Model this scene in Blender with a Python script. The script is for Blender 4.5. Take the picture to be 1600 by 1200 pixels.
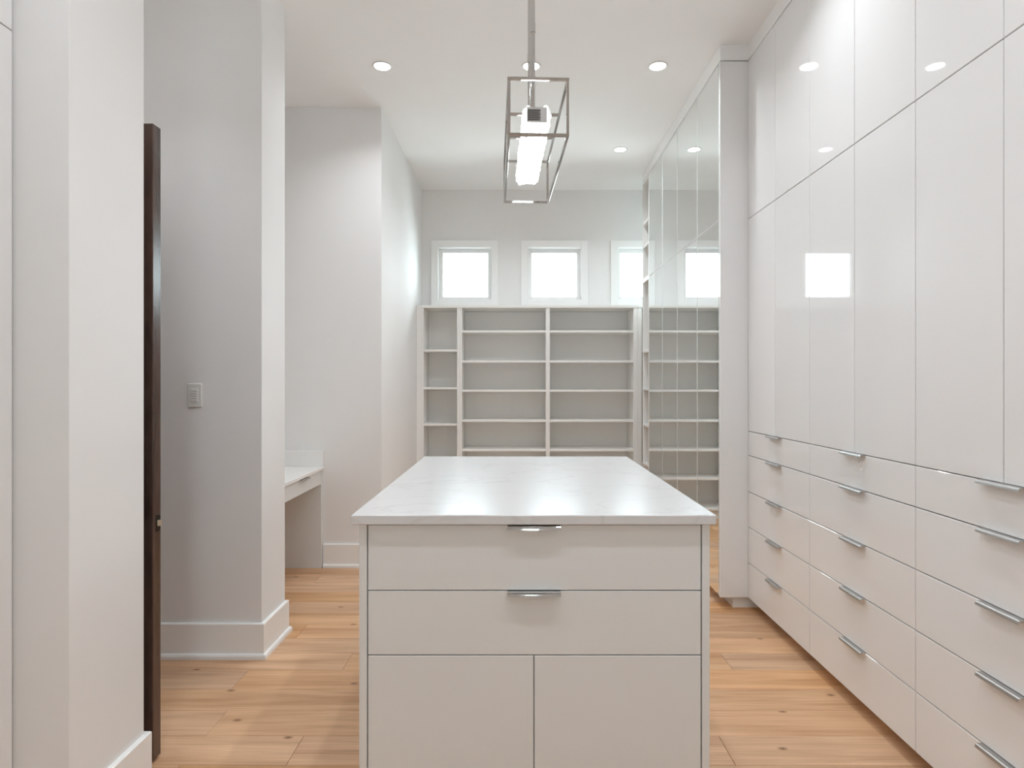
import bpy, bmesh, math, random
from mathutils import Vector, Matrix

random.seed(7)
for o in list(bpy.data.objects):
    bpy.data.objects.remove(o, do_unlink=True)
sc = bpy.context.scene
C = sc.collection
PI = math.pi

# ------------------------------------------------------------------ camera, world, exposure
H_CAM = 1.30
cam_d = bpy.data.cameras.new('camera')
cam_d.sensor_width = 36.0
cam_d.lens = 36.0 * 970.0 / 1600.0
cam_d.shift_x = -6.0 / 1600.0
cam_d.shift_y = -1.0 / 1600.0
cam_d.clip_start = 0.02
cam = bpy.data.objects.new('camera', cam_d)
cam.location = (0, 0, H_CAM)
cam.rotation_euler = (PI / 2, 0, 0)
C.objects.link(cam)
sc.camera = cam

SKY_STRENGTH = 18.0
SKY_COLOR = (0.84, 0.95, 1.0, 1)
DOWNLIGHT_W = 5.35
DOWNLIGHT_COLOR = (0.88, 0.94, 1.0)
PENDANT_EMIT = 4.2
EXPOSURE = 0.04

w = bpy.data.worlds.new('overcast_sky')
sc.world = w
w.use_nodes = True
bg = w.node_tree.nodes['Background']
bg.inputs['Color'].default_value = SKY_COLOR
bg.inputs['Strength'].default_value = SKY_STRENGTH

vs = sc.view_settings
sc.display_settings.display_device = 'sRGB'
vs.view_transform = 'Standard'
vs.look = 'None'
vs.gamma = 1.0
vs.use_curve_mapping = False
vs.exposure = EXPOSURE
cy = sc.cycles
cy.use_denoising = True
cy.max_bounces = 14
cy.diffuse_bounces = 8
cy.glossy_bounces = 6
cy.transparent_max_bounces = 12
cy.sample_clamp_indirect = 6.0
cy.caustics_reflective = True
cy.blur_glossy = 0.8
cy.caustics_refractive = False

# ------------------------------------------------------------------ room measures (metres; x right, y away, z up)
CEIL = 3.255
Y_BACK = 6.28
Y_FRONT = -1.5
X_RIGHT = 1.95
X_LEFT = -1.95
X_LW = -1.205        # plane of the near wall pieces and the column
X_LF = -0.95         # far stretch of the left wall
Y_STUB0, Y_STUB1 = 1.675, 2.012
Y_COL0, Y_COL1 = 2.945, 3.240
Y_NOOK = 4.393
X_CAB = 1.34         # face of the white wardrobes
X_MIR = 1.18         # face of the mirrored wardrobes
Y_MIR0 = 3.585
Z_MID = 2.248        # joint between tall doors and upper doors
Z_TOP = 3.160
Z_TOE = 0.063
WIN_X = (-0.515, 0.392, 1.295)
WIN_W, WIN_Z0, WIN_Z1 = 0.545, 2.140, 2.674     # clear openings in the back wall


# ------------------------------------------------------------------ helpers
def srgb(r, g, b):
    def f(c):
        c /= 255.0
        return c / 12.92 if c <= 0.04045 else ((c + 0.055) / 1.055) ** 2.4
    return (f(r), f(g), f(b), 1)


def new_mat(name):
    m = bpy.data.materials.new(name)
    m.use_nodes = True
    nt = m.node_tree
    b = nt.nodes['Principled BSDF']
    return m, nt, b


def paint(name, col, rough, bump=0.0, bscale=300.0, var=0.02, vscale=3.0, spec=0.5):
    m, nt, b = new_mat(name)
    tc = nt.nodes.new('ShaderNodeTexCoord')
    n = nt.nodes.new('ShaderNodeTexNoise')
    n.inputs['Scale'].default_value = vscale
    n.inputs['Detail'].default_value = 3
    nt.links.new(tc.outputs['Object'], n.inputs['Vector'])
    mx = nt.nodes.new('ShaderNodeMix')
    mx.data_type = 'RGBA'
    mx.inputs['A'].default_value = tuple(c * (1 - var) for c in col[:3]) + (1,)
    mx.inputs['B'].default_value = tuple(min(1, c * (1 + var)) for c in col[:3]) + (1,)
    nt.links.new(n.outputs['Fac'], mx.inputs['Factor'])
    nt.links.new(mx.outputs['Result'], b.inputs['Base Color'])
    b.inputs['Roughness'].default_value = rough
    b.inputs['Specular IOR Level'].default_value = spec
    if bump > 0:
        n2 = nt.nodes.new('ShaderNodeTexNoise')
        n2.inputs['Scale'].default_value = bscale
        n2.inputs['Detail'].default_value = 2
        nt.links.new(tc.outputs['Object'], n2.inputs['Vector'])
        bp = nt.nodes.new('ShaderNodeBump')
        bp.inputs['Strength'].default_value = bump
        bp.inputs['Distance'].default_value = 0.002
        nt.links.new(n2.outputs['Fac'], bp.inputs['Height'])
        nt.links.new(bp.outputs['Normal'], b.inputs['Normal'])
    return m


def metal(name, col, rough, noise=0.03):
    m, nt, b = new_mat(name)
    b.inputs['Metallic'].default_value = 1
    b.inputs['Base Color'].default_value = col
    tc = nt.nodes.new('ShaderNodeTexCoord')
    n = nt.nodes.new('ShaderNodeTexNoise')
    n.inputs['Scale'].default_value = 60
    nt.links.new(tc.outputs['Object'], n.inputs['Vector'])
    mr = nt.nodes.new('ShaderNodeMapRange')
    mr.inputs['To Min'].default_value = max(0, rough - noise)
    mr.inputs['To Max'].default_value = rough + noise
    nt.links.new(n.outputs['Fac'], mr.inputs['Value'])
    nt.links.new(mr.outputs['Result'], b.inputs['Roughness'])
    return m


def emitter(name, col, strength, base=(0.9, 0.9, 0.9, 1)):
    m, nt, b = new_mat(name)
    b.inputs['Base Color'].default_value = base
    b.inputs['Emission Color'].default_value = col
    b.inputs['Emission Strength'].default_value = strength
    b.inputs['Roughness'].default_value = 0.3
    return m


M = {}
M['wall'] = paint('wall_paint', srgb(235, 234, 233), 0.75, bump=0.05, bscale=220)
M['ceiling'] = paint('ceiling_paint', srgb(243, 243, 242), 0.85, bump=0.05, bscale=180)
M['trim'] = paint('trim_paint', srgb(243, 243, 242), 0.35, var=0.01)
M['gloss'] = paint('gloss_lacquer', srgb(236, 236, 236), 0.03, var=0.008, vscale=1.2)
M['satin'] = paint('satin_lacquer', srgb(220, 221, 220), 0.32, var=0.01)
M['melamine'] = paint('white_melamine', srgb(236, 235, 232), 0.42, var=0.01)
M['toe'] = paint('toe_laminate', srgb(226, 224, 220), 0.3, var=0.01)
M['plastic'] = paint('switch_plastic', srgb(228, 227, 224), 0.35, var=0.005)
M['chrome'] = metal('polished_chrome', (0.64, 0.64, 0.635, 1), 0.06, 0.02)
M['steel'] = metal('brushed_steel', (0.52, 0.51, 0.50, 1), 0.36, 0.02)
M['bronze'] = metal('dark_bronze', (0.05, 0.045, 0.04, 1), 0.35, 0.05)
M['brass'] = metal('latch_brass', (0.75, 0.66, 0.52, 1), 0.3, 0.05)
M['mirror'] = metal('mirror_silver', (0.90, 0.925, 0.92, 1), 0.0, 0.0)
M['lens'] = emitter('downlight_lens', (1.0, 0.96, 0.91, 1), 16.0)
M['label'] = paint('label_paper', srgb(128, 124, 118), 0.6)
M['ink'] = paint('label_ink', srgb(45, 42, 40), 0.6)


def quartz(name, base, vein):
    m, nt, b = new_mat(name)
    tc = nt.nodes.new('ShaderNodeTexCoord')
    mp = nt.nodes.new('ShaderNodeMapping')
    mp.inputs['Rotation'].default_value = (0, 0, 0.5)
    mp.inputs['Scale'].default_value = (1.6, 3.2, 1.6)
    nt.links.new(tc.outputs['Object'], mp.inputs['Vector'])
    n = nt.nodes.new('ShaderNodeTexNoise')
    n.inputs['Scale'].default_value = 1.1
    n.inputs['Detail'].default_value = 6
    n.inputs['Distortion'].default_value = 0.8
    nt.links.new(mp.outputs['Vector'], n.inputs['Vector'])
    r = nt.nodes.new('ShaderNodeValToRGB')
    e = r.color_ramp.elements
    e[0].position = 0.485
    e[0].color = base
    e[1].position = 0.515
    e[1].color = base
    k = r.color_ramp.elements.new(0.50)
    k.color = vein
    nt.links.new(n.outputs['Fac'], r.inputs['Fac'])
    nt.links.new(r.outputs['Color'], b.inputs['Base Color'])
    b.inputs['Roughness'].default_value = 0.22
    b.inputs['Specular IOR Level'].default_value = 0.36
    return m


M['quartz'] = quartz('white_quartz', srgb(211, 210, 210), srgb(204, 202, 202))
M['desk_top'] = quartz('desk_laminate', srgb(238, 237, 235), srgb(236, 235, 233))


def glass_thin():
    m = bpy.data.materials.new('window_glass')
    m.use_nodes = True
    nt = m.node_tree
    nt.nodes.clear()
    out = nt.nodes.new('ShaderNodeOutputMaterial')
    tr = nt.nodes.new('ShaderNodeBsdfTransparent')
    tr.inputs['Color'].default_value = (0.93, 0.96, 0.955, 1)
    gl = nt.nodes.new('ShaderNodeBsdfGlossy')
    gl.inputs['Roughness'].default_value = 0.01
    fr = nt.nodes.new('ShaderNodeFresnel')
    fr.inputs['IOR'].default_value = 1.45
    mx = nt.nodes.new('ShaderNodeMixShader')
    nt.links.new(fr.outputs['Fac'], mx.inputs['Fac'])
    nt.links.new(tr.outputs['BSDF'], mx.inputs[1])
    nt.links.new(gl.outputs['BSDF'], mx.inputs[2])
    nt.links.new(mx.outputs['Shader'], out.inputs['Surface'])
    return m


M['glass'] = glass_thin()


def wood(name, dark, light, rough, scale=(1.2, 14, 14), knots=False, per_object=True, streak=0.5):
    """grain runs along the object's x axis"""
    m, nt, b = new_mat(name)
    L = nt.links.new
    tc = nt.nodes.new('ShaderNodeTexCoord')
    oi = nt.nodes.new('ShaderNodeObjectInfo')
    off = nt.nodes.new('ShaderNodeVectorMath')
    off.operation = 'SCALE'
    off.inputs[0].default_value = (37.0, 19.0, 11.0)
    L(oi.outputs['Random'], off.inputs['Scale'])
    add = nt.nodes.new('ShaderNodeVectorMath')
    add.operation = 'ADD'
    L(tc.outputs['Object'], add.inputs[0])
    L(off.outputs['Vector'], add.inputs[1])
    mp = nt.nodes.new('ShaderNodeMapping')
    mp.inputs['Scale'].default_value = scale
    L(add.outputs['Vector'], mp.inputs['Vector'])
    n1 = nt.nodes.new('ShaderNodeTexNoise')
    n1.inputs['Scale'].default_value = 1.0
    n1.inputs['Detail'].default_value = 5
    n1.inputs['Distortion'].default_value = 0.6
    L(mp.outputs['Vector'], n1.inputs['Vector'])
    mp2 = nt.nodes.new('ShaderNodeMapping')
    mp2.inputs['Scale'].default_value = (scale[0] * 2.5, scale[1] * 9, scale[2] * 9)
    L(add.outputs['Vector'], mp2.inputs['Vector'])
    n2 = nt.nodes.new('ShaderNodeTexNoise')
    n2.inputs['Scale'].default_value = 1.0
    n2.inputs['Detail'].default_value = 3
    L(mp2.outputs['Vector'], n2.inputs['Vector'])
    mix = nt.nodes.new('ShaderNodeMath')
    mix.operation = 'MULTIPLY_ADD'
    L(n2.outputs['Fac'], mix.inputs[0])
    mix.inputs[1].default_value = 0.35
    ma = nt.nodes.new('ShaderNodeMath')
    ma.operation = 'MULTIPLY'
    ma.inputs[1].default_value = 0.65
    L(n1.outputs['Fac'], ma.inputs[0])
    L(ma.outputs['Value'], mix.inputs[2])
    r = nt.nodes.new('ShaderNodeValToRGB')
    r.color_ramp.elements[0].position = 0.33
    r.color_ramp.elements[0].color = dark
    r.color_ramp.elements[1].position = 0.62
    r.color_ramp.elements[1].color = light
    L(mix.outputs['Value'], r.inputs['Fac'])
    col = r.outputs['Color']
    if per_object:
        hv = nt.nodes.new('ShaderNodeHueSaturation')
        mr = nt.nodes.new('ShaderNodeMapRange')
        mr.inputs['To Min'].default_value = 0.88
        mr.inputs['To Max'].default_value = 1.08
        L(oi.outputs['Random'], mr.inputs['Value'])
        L(mr.outputs['Result'], hv.inputs['Value'])
        fr = nt.nodes.new('ShaderNodeMath')
        fr.operation = 'MULTIPLY'
        fr.inputs[1].default_value = 7.31
        L(oi.outputs['Random'], fr.inputs[0])
        fr2 = nt.nodes.new('ShaderNodeMath')
        fr2.operation = 'FRACT'
        L(fr.outputs['Value'], fr2.inputs[0])
        mr2 = nt.nodes.new('ShaderNodeMapRange')
        mr2.inputs['To Min'].default_value = 0.86
        mr2.inputs['To Max'].default_value = 1.08
        L(fr2.outputs['Value'], mr2.inputs['Value'])
        L(mr2.outputs['Result'], hv.inputs['Saturation'])
        L(col, hv.inputs['Color'])
        col = hv.outputs['Color']
    if knots:
        mk = nt.nodes.new('ShaderNodeMapping')
        mk.inputs['Scale'].default_value = (1.6, 2.8, 1.0)
        L(add.outputs['Vector'], mk.inputs['Vector'])
        v = nt.nodes.new('ShaderNodeTexVoronoi')
        v.voronoi_dimensions = '2D'
        v.inputs['Scale'].default_value = 1.0
        L(mk.outputs['Vector'], v.inputs['Vector'])
        kr = nt.nodes.new('ShaderNodeValToRGB')
        kr.color_ramp.elements[0].position = 0.006
        kr.color_ramp.elements[0].color = (1, 1, 1, 1)
        kr.color_ramp.elements[1].position = 0.036
        kr.color_ramp.elements[1].color = (0, 0, 0, 1)
        L(v.outputs['Distance'], kr.inputs['Fac'])
        km = nt.nodes.new('ShaderNodeMix')
        km.data_type = 'RGBA'
        L(kr.outputs['Color'], km.inputs['Factor'])
        L(col, km.inputs['A'])
        km.inputs['B'].default_value = srgb(128, 90, 64)
        col = km.outputs['Result']
    L(col, b.inputs['Base Color'])
    b.inputs['Roughness'].default_value = rough
    b.inputs['Specular IOR Level'].default_value = 0.35 if knots else 0.5
    bp = nt.nodes.new('ShaderNodeBump')
    bp.inputs['Strength'].default_value = 0.12
    bp.inputs['Distance'].default_value = 0.001
    L(n2.outputs['Fac'], bp.inputs['Height'])
    L(bp.outputs['Normal'], b.inputs['Normal'])
    return m


M['oak'] = wood('light_oak', srgb(184, 137, 98), srgb(223, 180, 140), 0.46, knots=True)
M['walnut'] = wood('dark_walnut', srgb(48, 32, 26), srgb(88, 64, 54), 0.24, scale=(14, 14, 1.0), per_object=False)
M['subfloor'] = paint('subfloor', srgb(96, 72, 54), 0.8)


def crystal():
    m, nt, b = new_mat('lit_crystal')
    tc = nt.nodes.new('ShaderNodeTexCoord')
    v = nt.nodes.new('ShaderNodeTexVoronoi')
    v.inputs['Scale'].default_value = 34
    nt.links.new(tc.outputs['Object'], v.inputs['Vector'])
    mr = nt.nodes.new('ShaderNodeMapRange')
    mr.inputs['From Min'].default_value = 0.22
    mr.inputs['From Max'].default_value = 0.30
    mr.inputs['To Min'].default_value = 0.55
    mr.inputs['To Max'].default_value = PENDANT_EMIT
    nt.links.new(v.outputs['Distance'], mr.inputs['Value'])
    nt.links.new(mr.outputs['Result'], b.inputs['Emission Strength'])
    b.inputs['Emission Color'].default_value = (0.94, 0.97, 1.0, 1)
    b.inputs['Base Color'].default_value = (0.9, 0.9, 0.9, 1)
    b.inputs['Roughness'].default_value = 0.08
    return m


M['crystal'] = crystal()
M['crystal_lit'] = emitter('bright_crystal', (0.96, 0.98, 1.0, 1), 4.2)
M['crystal_dim'] = emitter('dim_crystal', (0.96, 0.98, 1.0, 1), 0.45, (0.7, 0.7, 0.7, 1))


def link(name, me, parent=None, loc=(0, 0, 0)):
    o = bpy.data.objects.new(name, me)
    C.objects.link(o)
    o.location = loc
    if parent is not None:
        o.parent = parent
    return o


def bm_box(bm, b, bevel=0.0):
    x0, x1, y0, y1, z0, z1 = b
    r = bmesh.ops.create_cube(bm, size=1.0)
    vsl = r['verts']
    for v in vsl:
        v.co = Vector((x0 + (v.co.x + .5) * (x1 - x0), y0 + (v.co.y + .5) * (y1 - y0), z0 + (v.co.z + .5) * (z1 - z0)))
    if bevel > 0:
        es = list({e for v in vsl for e in v.link_edges})
        bmesh.ops.bevel(bm, geom=es, offset=bevel, segments=1, affect='EDGES', profile=0.5)


def finish(bm, name, mat, parent=None, loc=(0, 0, 0), smooth=False):
    bmesh.ops.recalc_face_normals(bm, faces=bm.faces)
    me = bpy.data.meshes.new(name)
    bm.to_mesh(me)
    bm.free()
    me.materials.append(mat if not isinstance(mat, str) else M[mat])
    if smooth:
        for p in me.polygons:
            p.use_smooth = True
    return link(name, me, parent, loc)


def box(name, b, mat, parent=None, bevel=0.0015, loc=(0, 0, 0)):
    bm = bmesh.new()
    bm_box(bm, b, bevel)
    return finish(bm, name, mat, parent, loc)


def boxes(name, bs, mat, parent=None, bevel=0.0, loc=(0, 0, 0)):
    bm = bmesh.new()
    for b in bs:
        bm_box(bm, b, bevel)
    return finish(bm, name, mat, parent, loc)


def bm_prism(bm, prof, a, b, place):
    """closed 2-D profile extruded between a and b; place(u, v, t) -> xyz"""
    A = [bm.verts.new(place(u, v, a)) for u, v in prof]
    B = [bm.verts.new(place(u, v, b)) for u, v in prof]
    n = len(prof)
    for i in range(n):
        j = (i + 1) % n
        bm.faces.new((A[i], A[j], B[j], B[i]))
    bm.faces.new(A[::-1])
    bm.faces.new(B)


def bm_cyl(bm, c, r, z0, z1, seg=24, axis='z', r2=None):
    r2 = r if r2 is None else r2
    def pt(a, rr, t):
        u, v = rr * math.cos(a), rr * math.sin(a)
        if axis == 'z':
            return (c[0] + u, c[1] + v, t)
        if axis == 'y':
            return (c[0] + u, t, c[1] + v)
        return (t, c[0] + u, c[1] + v)
    A = [bm.verts.new(pt(2 * PI * i / seg, r, z0)) for i in range(seg)]
    B = [bm.verts.new(pt(2 * PI * i / seg, r2, z1)) for i in range(seg)]
    for i in range(seg):
        j = (i + 1) % seg
        bm.faces.new((A[i], A[j], B[j], B[i]))
    bm.faces.new(A[::-1])
    bm.faces.new(B)


def tag(o, label, cat, group=None, kind=None):
    o['label'] = label
    o['category'] = cat
    if group:
        o['group'] = group
    if kind:
        o['kind'] = kind
    return o


def struct(o, label, cat):
    return tag(o, label, cat, kind='structure')


def thing(name, label, cat, loc=(0, 0, 0), rz=0.0, group=None):
    o = bpy.data.objects.new(name, None)
    o.empty_display_size = 0.1
    C.objects.link(o)
    o.location = loc
    o.rotation_euler = (0, 0, rz)
    return tag(o, label, cat, group)


def kids(o):
    return [c for c in bpy.data.objects if c.parent == o]


def copy_tree(o, parent=None):
    c = o.copy()
    C.objects.link(c)
    if parent is not None:
        c.parent = parent
    for ch in kids(o):
        copy_tree(ch, c)
    return c


# ------------------------------------------------------------------ floor: slab plus separate oak planks
floor = struct(box('floor', (X_LEFT - 1.1, X_RIGHT + 0.1, Y_FRONT - 0.1, Y_BACK + 0.2, -0.12, -0.0155), 'subfloor', bevel=0),
               'light oak plank floor across the whole dressing room', 'floor')
ROW = 0.1755
ROW0 = 2.289
JOINTS = {0: [-1.145], 1: [], 2: [-1.21, 0.30], 3: [-0.786, 0.985], -1: [-0.782, 0.748], -2: [-1.145, 0.55]}
k0 = math.floor((Y_FRONT - ROW0) / ROW) + 1
k1 = math.ceil((Y_BACK - ROW0) / ROW)
rng = random.Random(11)
for k in range(k0, k1):
    ya, yb = ROW0 + k * ROW, min(ROW0 + (k + 1) * ROW, Y_BACK)
    xs = [X_LEFT - 0.05]
    if k in JOINTS:
        xs += JOINTS[k]
    else:
        x = X_LEFT - 0.05 + rng.uniform(0.5, 1.9)
        while x < X_RIGHT - 0.35:
            xs.append(x)
            x += rng.uniform(1.25, 2.1)
    xs.append(X_RIGHT)
    for a, b in zip(xs[:-1], xs[1:]):
        hx, hy = (b - a) / 2, (yb - ya) / 2
        g = 0.0006
        box('plank', (-hx + g, hx - g, -hy + g, hy - g, -0.015, 0), 'oak', floor, bevel=0.0011,
            loc=((a + b) / 2, (ya + yb) / 2, 0))

# ------------------------------------------------------------------ walls, ceiling
T = 0.12
struct(box('ceiling', (X_LEFT - 1.1, X_RIGHT + T, Y_FRONT - T, Y_BACK + T, CEIL, CEIL + 0.12), 'ceiling', bevel=0),
       'flat off-white ceiling set with recessed downlights', 'ceiling')
struct(box('wall_right', (X_RIGHT, X_RIGHT + T, Y_FRONT, Y_BACK, 0, CEIL), 'wall', bevel=0),
       'plain wall behind the tall wardrobes', 'wall')
FWX, FWW, FWZ0, FWZ1 = 0.05, 0.60, 1.20, 1.80     # unseen window added behind the viewer, fill daylight for the camera-facing fronts
struct(boxes('wall_front', [(X_LEFT, FWX - FWW / 2, Y_FRONT - 0.16, Y_FRONT, 0, CEIL), (FWX + FWW / 2, X_RIGHT, Y_FRONT - 0.16, Y_FRONT, 0, CEIL),
                            (FWX - FWW / 2, FWX + FWW / 2, Y_FRONT - 0.16, Y_FRONT, 0, FWZ0), (FWX - FWW / 2, FWX + FWW / 2, Y_FRONT - 0.16, Y_FRONT, FWZ1, CEIL)], 'wall'),
       'plain wall at the end of the room behind the viewer', 'wall')
bs = []
edges = [X_LF - 0.2]
for wx in WIN_X:
    edges += [wx - WIN_W / 2, wx + WIN_W / 2]
edges.append(X_RIGHT + T)
bs.append((edges[0], edges[-1], Y_BACK, Y_BACK + 0.16, 0, WIN_Z0))
bs.append((edges[0], edges[-1], Y_BACK, Y_BACK + 0.16, WIN_Z1, CEIL))
for i in range(0, len(edges), 2):
    bs.append((edges[i], edges[i + 1], Y_BACK, Y_BACK + 0.16, WIN_Z0, WIN_Z1))
struct(boxes('wall_back', bs, 'wall'), 'end wall with a row of small square windows', 'wall')
struct(box('wall_left_near', (X_LEFT, X_LW, Y_STUB0, Y_STUB1, 0, CEIL), 'wall', bevel=0.002),
       'white wall stub in front of the dark door', 'wall')
struct(box('wall_left_middle', (X_LEFT, X_LW, Y_COL0, Y_COL1, 0, CEIL), 'wall', bevel=0.002),
       'white pier holding the light switch, beside the desk nook', 'wall')
struct(box('wall_left_far', (X_LEFT, X_LF, Y_NOOK, Y_BACK, 0, CEIL), 'wall', bevel=0.002),
       'white projecting wall between the desk nook and the back shelves', 'wall')
# outer left wall with the doorway that the dark door belongs to, and the passage behind it
DY0, DY1, DZ = 2.170, 2.895, 2.21
xl0, xl1 = X_LEFT - 0.1, X_LEFT
struct(boxes('wall_left_outer', [
    (xl0, xl1, Y_FRONT, DY0, 0, CEIL), (xl0, xl1, DY1, Y_BACK, 0, CEIL), (xl0, xl1, DY0, DY1, DZ, CEIL),
], 'wall'), 'outer wall of the desk nook and the door recess', 'wall')
struct(boxes('wall_passage', [
    (X_LEFT - 1.1, X_LEFT - 1.0, 1.6, 3.4, 0, CEIL), (X_LEFT - 1.0, xl0, 1.6, 1.7, 0, CEIL),
    (X_LEFT - 1.0, xl0, 3.3, 3.4, 0, CEIL)], 'wall'), 'passage wall beyond the doorway of the recess', 'wall')
# door lining
struct(boxes('trim_1', [(xl0 - 0.005, xl1 + 0.012, DY1 - 0.02, DY1 + 0.07, 0, DZ + 0.07),
                        (xl0 - 0.005, xl1 + 0.012, DY0, DY1 - 0.02, DZ - 0.02, DZ + 0.07)], 'trim', bevel=0.002),
       'white door lining in the recess behind the dark door', 'trim')

# baseboards: board with a shoe moulding
BB_H, BB_T, SH_T, SH_H = 0.166, 0.016, 0.013, 0.026


def base_run(name, pts, label):
    """pts: polyline of the wall foot; the room is on the right-hand side when walking along it"""
    n = len(pts)
    P = [Vector(p) for p in pts]

    def off(d):
        out = []
        for i in range(n):
            if i == 0:
                t = (P[1] - P[0]).normalized(); nn = Vector((t.y, -t.x)); out.append(P[0] + nn * d)
            elif i == n - 1:
                t = (P[-1] - P[-2]).normalized(); nn = Vector((t.y, -t.x)); out.append(P[-1] + nn * d)
            else:
                a = (P[i] - P[i - 1]).normalized(); c = (P[i + 1] - P[i]).normalized()
                na = Vector((a.y, -a.x)); nc = Vector((c.y, -c.x))
                out.append(P[i] + (na + nc) * (d / (1 + na.dot(nc))))
        return out

    def sweep(bm, prof):
        rings = []
        for d, z in prof:
            rings.append([bm.verts.new((q.x, q.y, z)) for q in off(d)])
        m = len(prof)
        for i in range(m):
            j = (i + 1) % m
            for k in range(n - 1):
                bm.faces.new((rings[i][k], rings[i][k + 1], rings[j][k + 1], rings[j][k]))
        bm.faces.new([rings[i][0] for i in range(m)])
        bm.faces.new([rings[i][-1] for i in range(m)][::-1])
    bm = bmesh.new()
    e = 0.0005
    sweep(bm, [(e, 0), (BB_T, 0), (BB_T, BB_H - 0.004), (BB_T - 0.004, BB_H), (e, BB_H)])
    o = struct(finish(bm, name, 'trim'), label, 'baseboard')
    bm = bmesh.new()
    s0 = BB_T + e
    sweep(bm, [(s0, 0), (BB_T + SH_T, 0), (BB_T + SH_T, SH_H * 0.55), (BB_T + SH_T * 0.75, SH_H * 0.85), (BB_T + SH_T * 0.3, SH_H), (s0, SH_H)])
    finish(bm, 'shoe_moulding', 'trim', o)
    return o


base_run('baseboard_left_near', [(X_LW, Y_STUB0 + 0.02), (X_LW, Y_STUB1), (X_LEFT + 0.02, Y_STUB1)][0:3],
         'white baseboard at the foot of the wall stub before the door')
base_run('baseboard_left_middle', [(X_LEFT + 0.02, Y_COL0), (X_LW, Y_COL0), (X_LW, Y_COL1), (X_LW - 0.12, Y_COL1)],
         'white baseboard wrapping the pier under the light switch')
base_run('baseboard_left_far', [(-1.358, Y_NOOK), (X_LF, Y_NOOK), (X_LF, 5.925)],
         'white baseboard wrapping the projecting wall beside the desk')

# fascia strips between the wardrobes and the ceiling
struct(box('trim_2', (X_MIR, X_RIGHT, Y_MIR0, 5.785, Z_TOP + 0.007, CEIL), 'trim', bevel=0.001),
       'white fascia strip over the mirrored wardrobes', 'trim')
struct(box('trim_3', (X_CAB, X_RIGHT, -1.2, Y_MIR0, Z_TOP + 0.007, CEIL), 'trim', bevel=0.001),
       'white fascia strip over the white gloss wardrobes', 'trim')
struct(box('trim_4', (X_LEFT, -1.354, -0.6, Y_STUB0, Z_TOP + 0.007, CEIL), 'trim', bevel=0.001),
       'white fascia strip over the cupboards opposite the wardrobes', 'trim')

# ------------------------------------------------------------------ windows
WL = ['first small square window, above the narrow shelf bay next to the projecting wall',
      'middle small square window above the wide shelf bays',
      'small square window partly hidden by the mirrored wardrobe']

def make_window(idx, label, wx, ww, z0, z1, yb, d):
    """yb: room face of the wall, d: +1 when outside lies towards +y, else -1"""
    x0, x1 = wx - ww / 2, wx + ww / 2

    def bx(xa, xb, ya, yc, za, zb):
        p, q = yb + d * ya, yb + d * yc
        return (xa, xb, min(p, q), max(p, q), za, zb)
    tw, tt = 0.066, 0.026
    cas = boxes('window_%d' % idx, [
        bx(x0 - tw, x0 + 0.004, -tt, -0.0005, z0 - tw, z1 + tw), bx(x1 - 0.004, x1 + tw, -tt, -0.0005, z0 - tw, z1 + tw),
        bx(x0 + 0.004, x1 - 0.004, -tt, -0.0005, z1 - 0.004, z1 + tw), bx(x0 + 0.004, x1 - 0.004, -tt, -0.0005, z0 - tw, z0 + 0.004)],
        'trim', bevel=0.0015)
    struct(cas, label, 'window')
    j = 0.008
    boxes('jamb', [bx(x0, x0 + j, 0, 0.155, z0, z1), bx(x1 - j, x1, 0, 0.155, z0, z1),
                   bx(x0 + j, x1 - j, 0, 0.155, z1 - j, z1), bx(x0 + j, x1 - j, 0, 0.155, z0, z0 + j)], 'trim', cas)
    f = 0.036
    a0, a1, c0, c1 = x0 + j, x1 - j, z0 + j, z1 - j
    fr = boxes('sash', [bx(a0, a0 + f, 0.06, 0.11, c0, c1), bx(a1 - f, a1, 0.06, 0.11, c0, c1),
                        bx(a0 + f, a1 - f, 0.06, 0.11, c1 - f, c1), bx(a0 + f, a1 - f, 0.06, 0.11, c0, c0 + f)], 'trim', cas, bevel=0.003)
    box('pane', bx(a0 + f, a1 - f, 0.083, 0.089, c0 + f, c1 - f), 'glass', fr, bevel=0)
    # sampling portal for the daylight entering this opening (gives off no light of its own)
    ld = bpy.data.lights.new('window_portal', 'AREA')
    ld.shape = 'RECTANGLE'
    ld.size = ww
    ld.size_y = z1 - z0
    ld.cycles.is_portal = True
    lo = bpy.data.objects.new('window_portal', ld)
    lo.location = (wx, yb + d * 0.17, (z0 + z1) / 2)
    lo.rotation_euler = (-d * PI / 2, 0, 0)
    C.objects.link(lo)
    lo.parent = cas


for i, wx in enumerate(WIN_X):
    make_window(i + 1, WL[i], wx, WIN_W, WIN_Z0, WIN_Z1, Y_BACK, 1)
make_window(4, 'added fill-light window in the wall behind the viewer, outside the view', FWX, FWW, FWZ0, FWZ1, Y_FRONT, -1)


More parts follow.
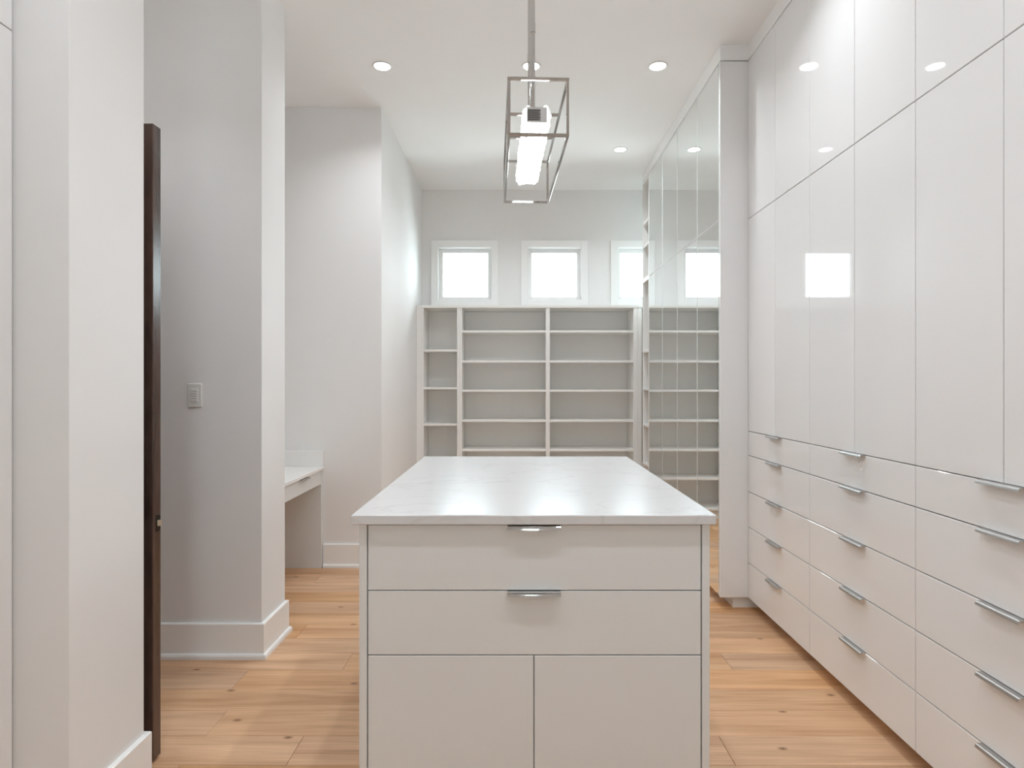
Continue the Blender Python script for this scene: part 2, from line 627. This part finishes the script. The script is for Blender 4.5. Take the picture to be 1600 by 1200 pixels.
# ------------------------------------------------------------------ handles
def handle(name, width, parent, cx, cy, z, direction, mat='steel', bow=0.0):
    """edge pull: flat tab on the drawer's top edge with a turned-down lip. direction: '-x','+x','-y'"""
    t = 0.0022
    prof = [(-0.012, 0.0), (0.015, 0.0), (0.0172, -0.0005), (0.0190, -0.0018), (0.0202, -0.0038), (0.0212, -0.0068), (0.0219, -0.0108),
            (0.0204, -0.0110), (0.0195, -0.0070), (0.0180, -0.0040), (0.0165, -0.0026), (0.015, -t), (-0.012, -t)]

    def place(u, v, s):
        zz = z + 0.0026 + v
        if direction == '-x':
            return (cx - u, cy + s, zz)
        if direction == '+x':
            return (cx + u, cy + s, zz)
        return (cx + s, cy - u, zz)
    bm = bmesh.new()
    N = 12 if bow else 1
    prev = None
    for q in range(N + 1):
        s = -width / 2 + width * q / N
        k = bow * (1 - (2 * s / width) ** 2)
        ring = []
        for idx, (u, v) in enumerate(prof):
            du = k if u > 0 else 0
            ring.append(bm.verts.new(place(u + du, v, s)))
        if prev:
            n = len(prof)
            for i in range(n):
                jn = (i + 1) % n
                bm.faces.new((prev[i], prev[jn], ring[jn], ring[i]))
        else:
            bm.faces.new(ring[::-1])
        prev = ring
    bm.faces.new(prev)
    return finish(bm, name, mat, parent)


# ------------------------------------------------------------------ white gloss wardrobes along the right-hand wall
UW = 0.7514           # unit width = two doors
DRAW_Z = [1.024, 0.885, 0.676, 0.472, 0.266, Z_TOE]
GAP = 0.0017


def wardrobe_unit(label, group):
    """local frame: face in the plane x=0, body towards +x, y from 0 to UW"""
    r = thing('wardrobe', label, 'wardrobe', group=group)
    fx = 0.020
    boxes('carcass', [
        (fx + 0.001, 0.60, 0.0006, 0.0186, Z_TOE + 0.004, Z_TOP), (fx + 0.001, 0.60, UW - 0.0186, UW - 0.0006, Z_TOE + 0.004, Z_TOP),
        (0.58, 0.60, 0.0186, UW - 0.0186, Z_TOE + 0.004, Z_TOP),
        (fx + 0.001, 0.58, 0.0186, UW - 0.0186, Z_TOP - 0.018, Z_TOP), (fx + 0.001, 0.58, 0.0186, UW - 0.0186, Z_MID - 0.012, Z_MID + 0.012),
        (fx + 0.001, 0.58, 0.0186, UW - 0.0186, 1.024 - 0.012, 1.024 + 0.012), (fx + 0.001, 0.58, 0.0186, UW - 0.0186, Z_TOE + 0.004, Z_TOE + 0.022),
    ], 'melamine', r)
    box('toe_kick', (0.08, 0.098, 0.0006, UW - 0.0006, 0, Z_TOE + 0.003), 'toe', r)
    for q in range(2):
        ya, yb = q * UW / 2 + GAP, (q + 1) * UW / 2 - GAP
        box('upper_door', (0, fx, ya, yb, Z_MID + GAP, Z_TOP - GAP), 'gloss', r)
        box('door', (0, fx, ya, yb, 1.024 + GAP, Z_MID - GAP), 'gloss', r)
    for q in range(5):
        zt, zb = DRAW_Z[q] - GAP, DRAW_Z[q + 1] + GAP
        d = box('drawer', (0, fx, GAP, UW - GAP, zb, zt), 'gloss', r)
        handle('handle', 0.155, d, 0, UW / 2, zt, '-x')
    return r


WG = 'white gloss wardrobes with five drawers each'
WLB = ['gloss white wardrobe with five drawers directly beside the mirrored wardrobe',
       'second gloss white wardrobe from the mirrored wardrobe, reflecting a bright window',
       'gloss white wardrobe with five drawers, third from the mirrored one',
       'gloss white wardrobe, fourth from the mirrored one and outside the view',
       'gloss white wardrobe, fifth from the mirrored one and outside the view']
Y_W = 3.5905
proto = wardrobe_unit(WLB[0], WG)
for i in range(5):
    o = proto if i == 0 else copy_tree(proto)
    o['label'] = WLB[i]
    o.location = (X_CAB, Y_W - 0.0055 - UW * (i + 1), 0)

# ------------------------------------------------------------------ mirrored wardrobes
ML = ['mirror-fronted wardrobe whose white end panel meets the gloss wardrobes',
      'mirror-fronted wardrobe next to the open shelf tower']
MY = [(3.585, 4.04, 4.54), (4.5405, 5.0, 5.503)]
for i, (ya, ym, yb) in enumerate(MY):
    r = thing('mirror_wardrobe', ML[i], 'wardrobe', (X_MIR, ya, 0), group='mirrored wardrobes')
    W_ = yb - ya
    fx = 0.024
    s0 = 0.02 if i == 0 else 0.0
    if i == 0:
        box('end_panel', (0.0, 0.765, 0.0, 0.0195, Z_TOE, Z_TOP), 'gloss', r)
    boxes('carcass', [
        (fx + 0.001, 0.74, s0 + 0.0005, s0 + 0.0185, Z_TOE, Z_TOP), (fx + 0.001, 0.74, W_ - 0.0185, W_ - 0.0005, Z_TOE, Z_TOP),
        (0.74, 0.76, s0 + 0.0005, W_ - 0.0005, Z_TOE, Z_TOP), (fx + 0.001, 0.74, s0 + 0.0185, W_ - 0.0185, Z_TOP - 0.018, Z_TOP),
        (fx + 0.001, 0.74, s0 + 0.0185, W_ - 0.0185, Z_MID - 0.012, Z_MID + 0.012), (fx + 0.001, 0.74, s0 + 0.0185, W_ - 0.0185, Z_TOE, Z_TOE + 0.018),
    ], 'melamine', r)
    boxes('toe_kick', [(0.08, 0.098, s0 + 0.0005, W_ - 0.0005, 0, Z_TOE - 0.0005)] +
          ([(0.08, 0.74, 0.018, 0.0204, 0, Z_TOE - 0.0005)] if i == 0 else []), 'toe', r)
    for (a, b) in ((s0, ym - ya), (ym - ya, W_)):
        for nm, z0, z1 in (('door', Z_TOE, Z_MID), ('upper_door', Z_MID, Z_TOP)):
            a_, b_, z0_, z1_ = a + GAP, b - GAP, z0 + GAP, z1 - GAP
            d = box(nm, (0.005, fx, a_, b_, z0_, z1_), 'trim', r)
            e = 0.006
            box('mirror_panel', (0.0, 0.0048, a_ + e, b_ - e, z0_ + e, z1_ - e), 'mirror', d, bevel=0)

# open shelf tower at the far end of the mirrored run
r = thing('shelf_tower', 'narrow full-height open shelf tower between mirrored wardrobe and back shelving', 'shelf', (X_MIR, 5.5035, 0))
W_ = 5.785 - 5.5035
box('side_panel', (0, 0.60, 0, 0.019, 0, Z_TOP), 'melamine', r)
box('side_panel', (0, 0.60, W_ - 0.019, W_, 0, Z_TOP), 'melamine', r)
box('back_panel', (0.58, 0.60, 0.0192, W_ - 0.0192, 0.062, Z_TOP - 0.0192), 'melamine', r)
box('top_panel', (0, 0.60, 0.0192, W_ - 0.0192, Z_TOP - 0.019, Z_TOP), 'melamine', r)
box('toe_kick', (0.06, 0.078, 0.0192, W_ - 0.0192, 0, 0.0618), 'toe', r)
box('fixed_shelf', (0, 0.5798, 0.0192, W_ - 0.0192, Z_MID - 0.02, Z_MID + 0.018), 'melamine', r)
for z in (2.783, 2.57, 1.60, 1.255, 0.925, 0.57, 0.081):
    box('shelf', (0.002, 0.5798, 0.0192, W_ - 0.0192, z - 0.019, z), 'melamine', r)

# ------------------------------------------------------------------ back shelving: four units
SY0, SY1 = 5.93, Y_BACK - 0.012
S_TOP = 2.046
WIDE_Z = [1.806, 1.519, 1.239, 0.951, 0.670, 0.395, 0.105]
NARR_Z = [1.624, 1.263, 0.915, 0.551, 0.105]


def shelving(label, x0, x1, zs, tl, tr, filler=None):
    r = thing('shelving_unit', label, 'shelf', ((x0 + x1) / 2, SY0, 0), group='white shelving units on the back wall')
    ox = (x0 + x1) / 2
    D = SY1 - SY0
    X0, X1 = x0 - ox, x1 - ox
    box('side_panel', (X0, X0 + tl, 0, D, 0, S_TOP - 0.0252), 'melamine', r)
    box('side_panel', (X1 - tr, X1, 0, D, 0, S_TOP - 0.0252), 'melamine', r)
    a, b = X0 + tl + 0.0003, X1 - tr - 0.0003
    box('top_panel', (X0, X1, -0.006, D, S_TOP - 0.025, S_TOP), 'melamine', r)
    box('back_panel', (a, b, D - 0.012, D - 0.002, 0.087, S_TOP - 0.0255), 'melamine', r)
    for z in zs:
        box('shelf', (a, b, 0.004, D - 0.0123, z - 0.021, z), 'melamine', r)
    box('toe_kick', (a, b, 0.03, 0.048, 0, 0.0835), 'toe', r)
    if filler:
        box('filler_strip', (filler[0] - ox, filler[1] - ox, 0.001, 0.03, 0, S_TOP), 'melamine', r)
    return r


shelving('narrow tall shelving unit against the projecting wall', -0.9005, -0.5375, NARR_Z, 0.0205, 0.0245, filler=(-0.949, -0.901))
shelving('wide seven-shelf unit below the middle window, next to the narrow unit', -0.537, 0.3055, WIDE_Z, 0.0235, 0.0185)
shelving('wide seven-shelf unit next to the mirrored wardrobe', 0.306, 1.1645, WIDE_Z, 0.0185, 0.0395)
shelving('narrow shelving unit in the corner behind the mirrored wardrobe', 1.165, 1.56, NARR_Z, 0.0395, 0.0205, filler=(1.5605, 1.948))

# ------------------------------------------------------------------ island
IX0, IX1, IY0, IY1 = -0.4757, 0.5785, 1.790, 3.228
IC = ((IX0 + IX1) / 2, (IY0 + IY1) / 2)
r = thing('island_cabinet', 'white drawer island standing in the middle of the floor', 'cabinet', (IC[0], IC[1], 0))
bx0, bx1 = -0.457 - IC[0], 0.5655 - IC[0]
by0, by1 = 1.810 - IC[1], 3.208 - IC[1]
pt = 0.0225
ZI = 0.8915
box('side_panel', (bx0, bx0 + pt, by0, by1, 0, ZI), 'satin', r)
box('side_panel', (bx1 - pt, bx1, by0, by1, 0, ZI), 'satin', r)
box('back_panel', (bx0 + pt + 0.0005, bx1 - pt - 0.0005, by1 - 0.02, by1, 0, ZI), 'satin', r)
boxes('carcass', [(bx0 + pt + 0.0005, bx1 - pt - 0.0005, by0 + 0.024, by0 + 0.60, 0.10, ZI - 0.003)], 'melamine', r)
box('toe_kick', (bx0 + pt + 0.0005, bx1 - pt - 0.0005, by0 + 0.08, by0 + 0.098, 0, 0.0995), 'toe', r)
fx0, fx1 = bx0 + pt + 0.0035, bx1 - pt - 0.0035
fy0, fy1 = by0 + 0.001, by0 + 0.021
g = 0.0017
hx = 0.0529 - IC[0]
for zt, zb in ((0.888, 0.6955), (0.6955, 0.507)):
    d = box('drawer', (fx0, fx1, fy0, fy1, zb + g, zt - g), 'satin', r, bevel=0.001)
    handle('handle', 0.154, d, hx, fy0, zt - g - 0.001, '-y', 'chrome', bow=0.004)
for a, b in ((fx0, hx - g), (hx + g, fx1)):
    box('door', (a, b, fy0, fy1, 0.104, 0.507 - g), 'satin', r, bevel=0.001)
tag(box('island_countertop', (IX0 - IC[0], IX1 - IC[0], IY0 - IC[1], IY1 - IC[1], 0, 0.0285), 'quartz', bevel=0.0025, loc=(IC[0], IC[1], ZI + 0.0002)),
    'white quartz worktop slab lying on the drawer island', 'countertop')

# ------------------------------------------------------------------ cupboards on the near left side
LX = -1.354
LLB = ['white full-height cupboard against the wall stub, only its edge showing',
       'white full-height cupboard beside the viewer, outside the view']
for i in range(2):
    y1 = Y_STUB0 - 0.004 - i * 0.752
    r = thing('tall_cupboard', LLB[i], 'cupboard', (LX, y1 - UW, 0), group='white cupboards opposite the wardrobes')
    boxes('carcass', [(-0.56, -0.021, 0.0006, 0.0186, Z_TOE + 0.004, Z_TOP), (-0.56, -0.021, UW - 0.0186, UW - 0.0006, Z_TOE + 0.004, Z_TOP),
                      (-0.58, -0.56, 0.0006, UW - 0.0006, Z_TOE + 0.004, Z_TOP), (-0.56, -0.021, 0.0186, UW - 0.0186, Z_TOP - 0.018, Z_TOP),
                      (-0.56, -0.021, 0.0186, UW - 0.0186, Z_MID - 0.012, Z_MID + 0.012), (-0.56, -0.021, 0.0186, UW - 0.0186, Z_TOE + 0.004, Z_TOE + 0.022)],
          'melamine', r)
    box('toe_kick', (-0.098, -0.08, 0.0006, UW - 0.0006, 0, Z_TOE + 0.003), 'toe', r)
    for q in range(2):
        ya, yb = q * UW / 2 + GAP, (q + 1) * UW / 2 - GAP
        box('upper_door', (-0.02, 0, ya, yb, Z_MID + GAP, Z_TOP - GAP), 'gloss', r)
        box('door', (-0.02, 0, ya, yb, Z_TOE + GAP, Z_MID - GAP), 'gloss', r)

# ------------------------------------------------------------------ desk in the nook
r = thing('built_in_desk', 'white built-in desk in the nook behind the pier', 'desk', (-1.65, 3.82, 0))
ox, oy = -1.65, 3.82
dx0, dx1 = X_LEFT + 0.002 - ox, -1.355 - ox
dy0, dy1 = Y_COL1 + 0.002 - oy, Y_NOOK - 0.002 - oy
box('desktop', (dx0, dx1, dy0, dy1, 0.692, 0.714), 'desk_top', r, bevel=0.002)
box('end_panel', (dx0, dx1 - 0.012, dy1 - 0.028, dy1, 0, 0.6918), 'satin', r)
box('end_panel', (dx0, dx1 - 0.012, dy0 + 0.01, dy0 + 0.038, 0, 0.6918), 'satin', r)
box('splashback', (dx0 + 0.021, dx1 - 0.003, dy1 - 0.02, dy1, 0.7143, 0.826), 'desk_top', r)
box('splashback', (dx0, dx0 + 0.02, dy0, dy1, 0.7143, 0.826), 'desk_top', r)
d = box('drawer', (dx1 - 0.034, dx1 - 0.014, dy0 + 0.042, dy1 - 0.030, 0.592, 0.6895), 'satin', r)
boxes('drawer_box', [(dx1 - 0.50, dx1 - 0.0345, dy0 + 0.06, dy1 - 0.05, 0.60, 0.68)], 'melamine', d)
handle('handle', 0.155, d, dx1 - 0.014, 4.0 - oy, 0.6845, '+x')

# ------------------------------------------------------------------ dark wooden door standing open in the recess
DX0, DX1, DYA, DYB = -1.938, -1.238, 2.118, 2.165
door = box('door_1', (DX0, DX1, DYA, DYB, 0.010, 2.188), 'walnut', bevel=0.002)
struct(door, 'dark walnut door standing open behind the wall stub', 'door')
zl = 0.817
yc = (DYA + DYB) / 2 + 0.006
pl = box('latch_plate', (DX1 - 0.002, DX1 + 0.0015, yc - 0.0125, yc + 0.0125, zl - 0.03, zl + 0.03), 'bronze', door, bevel=0.0005)
bm = bmesh.new()
bm_prism(bm, [(0.0016, -0.006), (0.010, 0.006), (0.0016, 0.006)], zl - 0.010, zl + 0.010, lambda u, v, t: (DX1 + u, yc + v, t))
finish(bm, 'latch_bolt', 'brass', pl)
for s, (y0, y1) in (('a', (DYA - 0.007, DYA)), ('b', (DYB, DYB + 0.007))):
    bm = bmesh.new()
    bm_cyl(bm, (DX1 - 0.065, 0.90), 0.028, y0, y1, 24, 'y')
    sg = -1 if s == 'a' else 1
    ym = y0 if s == 'a' else y1
    bm_cyl(bm, (DX1 - 0.065, 0.90), 0.009, min(ym, ym + sg * 0.03), max(ym, ym + sg * 0.03), 16, 'y')
    yk = ym + sg * 0.028
    bm_box(bm, (DX1 - 0.175, DX1 - 0.055, yk - 0.006, yk + 0.006, 0.891, 0.909), 0.003)
    finish(bm, 'door_handle', 'bronze', door)
for z in (0.25, 1.10, 1.95):
    bm = bmesh.new()
    bm_cyl(bm, (DX0 - 0.004, DYB + 0.004), 0.006, z - 0.05, z + 0.05, 12)
    finish(bm, 'hinge', 'bronze', door)

# ------------------------------------------------------------------ light switch on the pier
r = thing('light_switch', 'white wall switch with ribbed paddle on the pier beside the door', 'switch', (-1.521, Y_COL0, 1.243))
box('cover_plate', (-0.034, 0.034, -0.0065, -0.0003, -0.056, 0.056), 'plastic', r, bevel=0.002)
pd = boxes('paddle', [(-0.0165, 0.0165, -0.0085, -0.0066, -0.034, 0.034)], 'plastic', r, bevel=0.0006)
boxes('rib', [(-0.012, 0.012, -0.0112, -0.0086, z - 0.0028, z + 0.0028) for z in (-0.024, -0.012, 0.0, 0.012, 0.024)], 'plastic', pd, bevel=0.0006)
for z in (-0.0475, 0.0475):
    bm = bmesh.new()
    bm_cyl(bm, (0.0, z), 0.003, -0.0076, -0.0066, 12, 'y')
    finish(bm, 'screw', 'plastic', r)


# ------------------------------------------------------------------ recessed downlights
def downlight():
    r = thing('downlight', 'x', 'ceiling light', group='recessed ceiling downlights')
    bm = bmesh.new()
    seg = 32
    prof = [(0.0475, -0.0015), (0.050, -0.0042), (0.056, -0.0045), (0.0605, -0.0002), (0.0475, -0.0002)]
    rings = [[bm.verts.new((q * math.cos(2 * PI * i / seg), q * math.sin(2 * PI * i / seg), z)) for i in range(seg)] for q, z in prof]
    for a in range(len(prof)):
        b = (a + 1) % len(prof)
        for i in range(seg):
            j = (i + 1) % seg
            bm.faces.new((rings[a][i], rings[a][j], rings[b][j], rings[b][i]))
    finish(bm, 'trim_ring', 'trim', r, smooth=True)
    bm = bmesh.new()
    bm_cyl(bm, (0, 0), 0.0470, -0.0022, -0.0003, 32)
    finish(bm, 'lens', 'lens', r)
    ld = bpy.data.lights.new('downlight_lamp', 'AREA')
    ld.shape = 'DISK'
    ld.size = 0.09
    ld.energy = DOWNLIGHT_W
    ld.color = DOWNLIGHT_COLOR
    ld.spread = math.radians(135)
    lo = bpy.data.objects.new('downlight_lamp', ld)
    lo.location = (0, 0, -0.006)
    C.objects.link(lo)
    lo.parent = r
    return r


DL = [(-0.824, 3.825, 'round recessed downlight near the top of the desk nook'),
      (0.095, 3.825, 'round recessed downlight seen just behind the pendant rods'),
      (0.875, 3.825, 'round recessed downlight near the mirrored wardrobe, the larger of the two'),
      (0.872, 5.187, 'round recessed downlight near the mirrored wardrobe, closest to the windows'),
      (0.09, 5.187, 'round recessed downlight hidden behind the glowing crystal bar'),
      (0.875, 2.46, 'recessed downlight above the island drawers, outside the view'),
      (-0.824, 1.10, 'recessed downlight above the near cupboards, outside the view'),
      (0.095, 1.10, 'recessed downlight above the viewer, outside the view'),
      (0.875, 1.10, 'recessed downlight above the near wardrobes, outside the view'),
      (-1.60, 2.22, 'added fill downlight inside the door recess, outside the view'),
      (0.875, -0.26, 'recessed downlight behind the viewer on the wardrobe side')]
dl0 = downlight()
for i, (x, y, lb) in enumerate(DL):
    o = dl0 if i == 0 else copy_tree(dl0)
    o.location = (x, y, CEIL)
    o['label'] = lb
    if x < -1.5:                                   # unseen weaker lamp, added to brighten the recess wall
        for ch in kids(o):
            if ch.type == 'LIGHT':
                ch.data = ch.data.copy()
                ch.data.energy = 2.8
                ch.data.spread = math.radians(95)

# ------------------------------------------------------------------ pendant lamp over the island
PC = (0.0600, 2.4175)
yaw = math.atan2(0.028, 0.767)
r = thing('pendant_lamp', 'long box-framed chrome pendant with glowing crystal bar above the island', 'lamp', (PC[0], PC[1], 2.111), rz=yaw)
Lh, Wh, Hh = 0.3835, 0.1017, 0.193
t = 0.0048
for x in (-Wh + t, Wh - t):
    for z in (t, Hh - t):
        box('frame_rail', (x - t, x + t, -Lh + 2 * t, Lh - 2 * t, z - t, z + t), 'chrome', r, bevel=0.0008)
for y in (-Lh + t, Lh - t):
    for z in (t, Hh - t):
        box('frame_rail', (-Wh, Wh, y - t, y + t, z - t, z + t), 'chrome', r, bevel=0.0008)
    for x in (-Wh + t, Wh - t):
        box('frame_post', (x - t, x + t, y - t, y + t, 2 * t, Hh - 2 * t), 'chrome', r, bevel=0.0008)
zrod = CEIL - 2.111
for y in (-0.1095, 0.1095):
    box('crossbar', (-Wh + 2 * t, Wh - 2 * t, y - t, y + t, Hh - 2 * t, Hh), 'chrome', r, bevel=0.0008)
    bm = bmesh.new()
    bm_cyl(bm, (0, y), 0.0075, Hh + 0.0005, zrod - 0.022, 16)
    bm_cyl(bm, (0, y), 0.0095, Hh + 0.0005, Hh + 0.022, 16)
    bm_cyl(bm, (0, y), 0.0092, Hh + 0.30, Hh + 0.335, 16)
    finish(bm, 'rod', 'chrome', r, smooth=False)
    bm = bmesh.new()
    bm_cyl(bm, (0, y), 0.0055, 0.1235, Hh - 2 * t, 12)
    finish(bm, 'stem', 'chrome', r)
box('canopy', (-0.06, 0.06, -0.19, 0.19, zrod - 0.022, zrod - 0.0005), 'chrome', r, bevel=0.003)
zc = Hh / 2
core = box('crystal_bar', (-0.037, 0.037, -0.316, 0.335, zc - 0.024, zc + 0.024), 'crystal', r, bevel=0.003)
# faceted crystals studded over the bar's sides and underside
bm = bmesh.new()
rr = random.Random(3)


def stud(c, n, s):
    n = Vector(n)
    u = n.orthogonal().normalized()
    v = n.cross(u)
    c = Vector(c)
    hs = s * rr.uniform(0.85, 1.0)
    ht = s * rr.uniform(0.45, 0.8)
    base = [bm.verts.new(c + (u * a + v * b) * hs * 0.5) for a, b in ((1, 1), (-1, 1), (-1, -1), (1, -1))]
    top = [bm.verts.new(c + (u * a + v * b) * hs * 0.30 + n * ht) for a, b in ((1, 1), (-1, 1), (-1, -1), (1, -1))]
    mi = 1 if rr.random() < 0.16 else 0
    fs = [bm.faces.new((base[i], base[(i + 1) % 4], top[(i + 1) % 4], top[i])) for i in range(4)]
    fs.append(bm.faces.new(top))
    for fc in fs:
        fc.material_index = mi


sp = 0.0155
ny = int(0.64 / sp)
for a in range(ny):
    y = -0.31 + a * sp
    for b in range(5):
        x = -0.031 + b * 0.0155
        stud((x, y, zc - 0.024), (0, 0, -1), sp)
        stud((x, y, zc + 0.024), (0, 0, 1), sp) if b in (0, 4) else None
    for b in range(3):
        z = zc - 0.016 + b * 0.016
        stud((-0.037, y, z), (-1, 0, 0), sp)
        stud((0.037, y, z), (1, 0, 0), sp)
cs = finish(bm, 'crystal_studs', 'crystal_lit', core)
cs.data.materials.append(M['crystal_dim'])
cs['kind'] = 'stuff'
ep = box('end_plate', (-0.034, 0.034, -0.3215, -0.3165, zc - 0.0255, zc + 0.0255), 'steel', r, bevel=0.0008)
box('end_plate', (-0.037, 0.037, 0.3355, 0.3405, zc - 0.0255, zc + 0.0255), 'steel', r, bevel=0.0008)
st = box('sticker', (-0.033, 0.012, -0.3221, -0.3216, zc - 0.021, zc + 0.019), 'label', ep, bevel=0)
boxes('ink_line', [(-0.031, 0.010 - 0.004 * (q % 2), -0.3225, -0.3222, zc + 0.014 - q * 0.0062 - 0.0015, zc + 0.014 - q * 0.0062 + 0.0015) for q in range(6)], 'ink', ep)
st['label'] = 'grey sticker printed with fine dark lines'
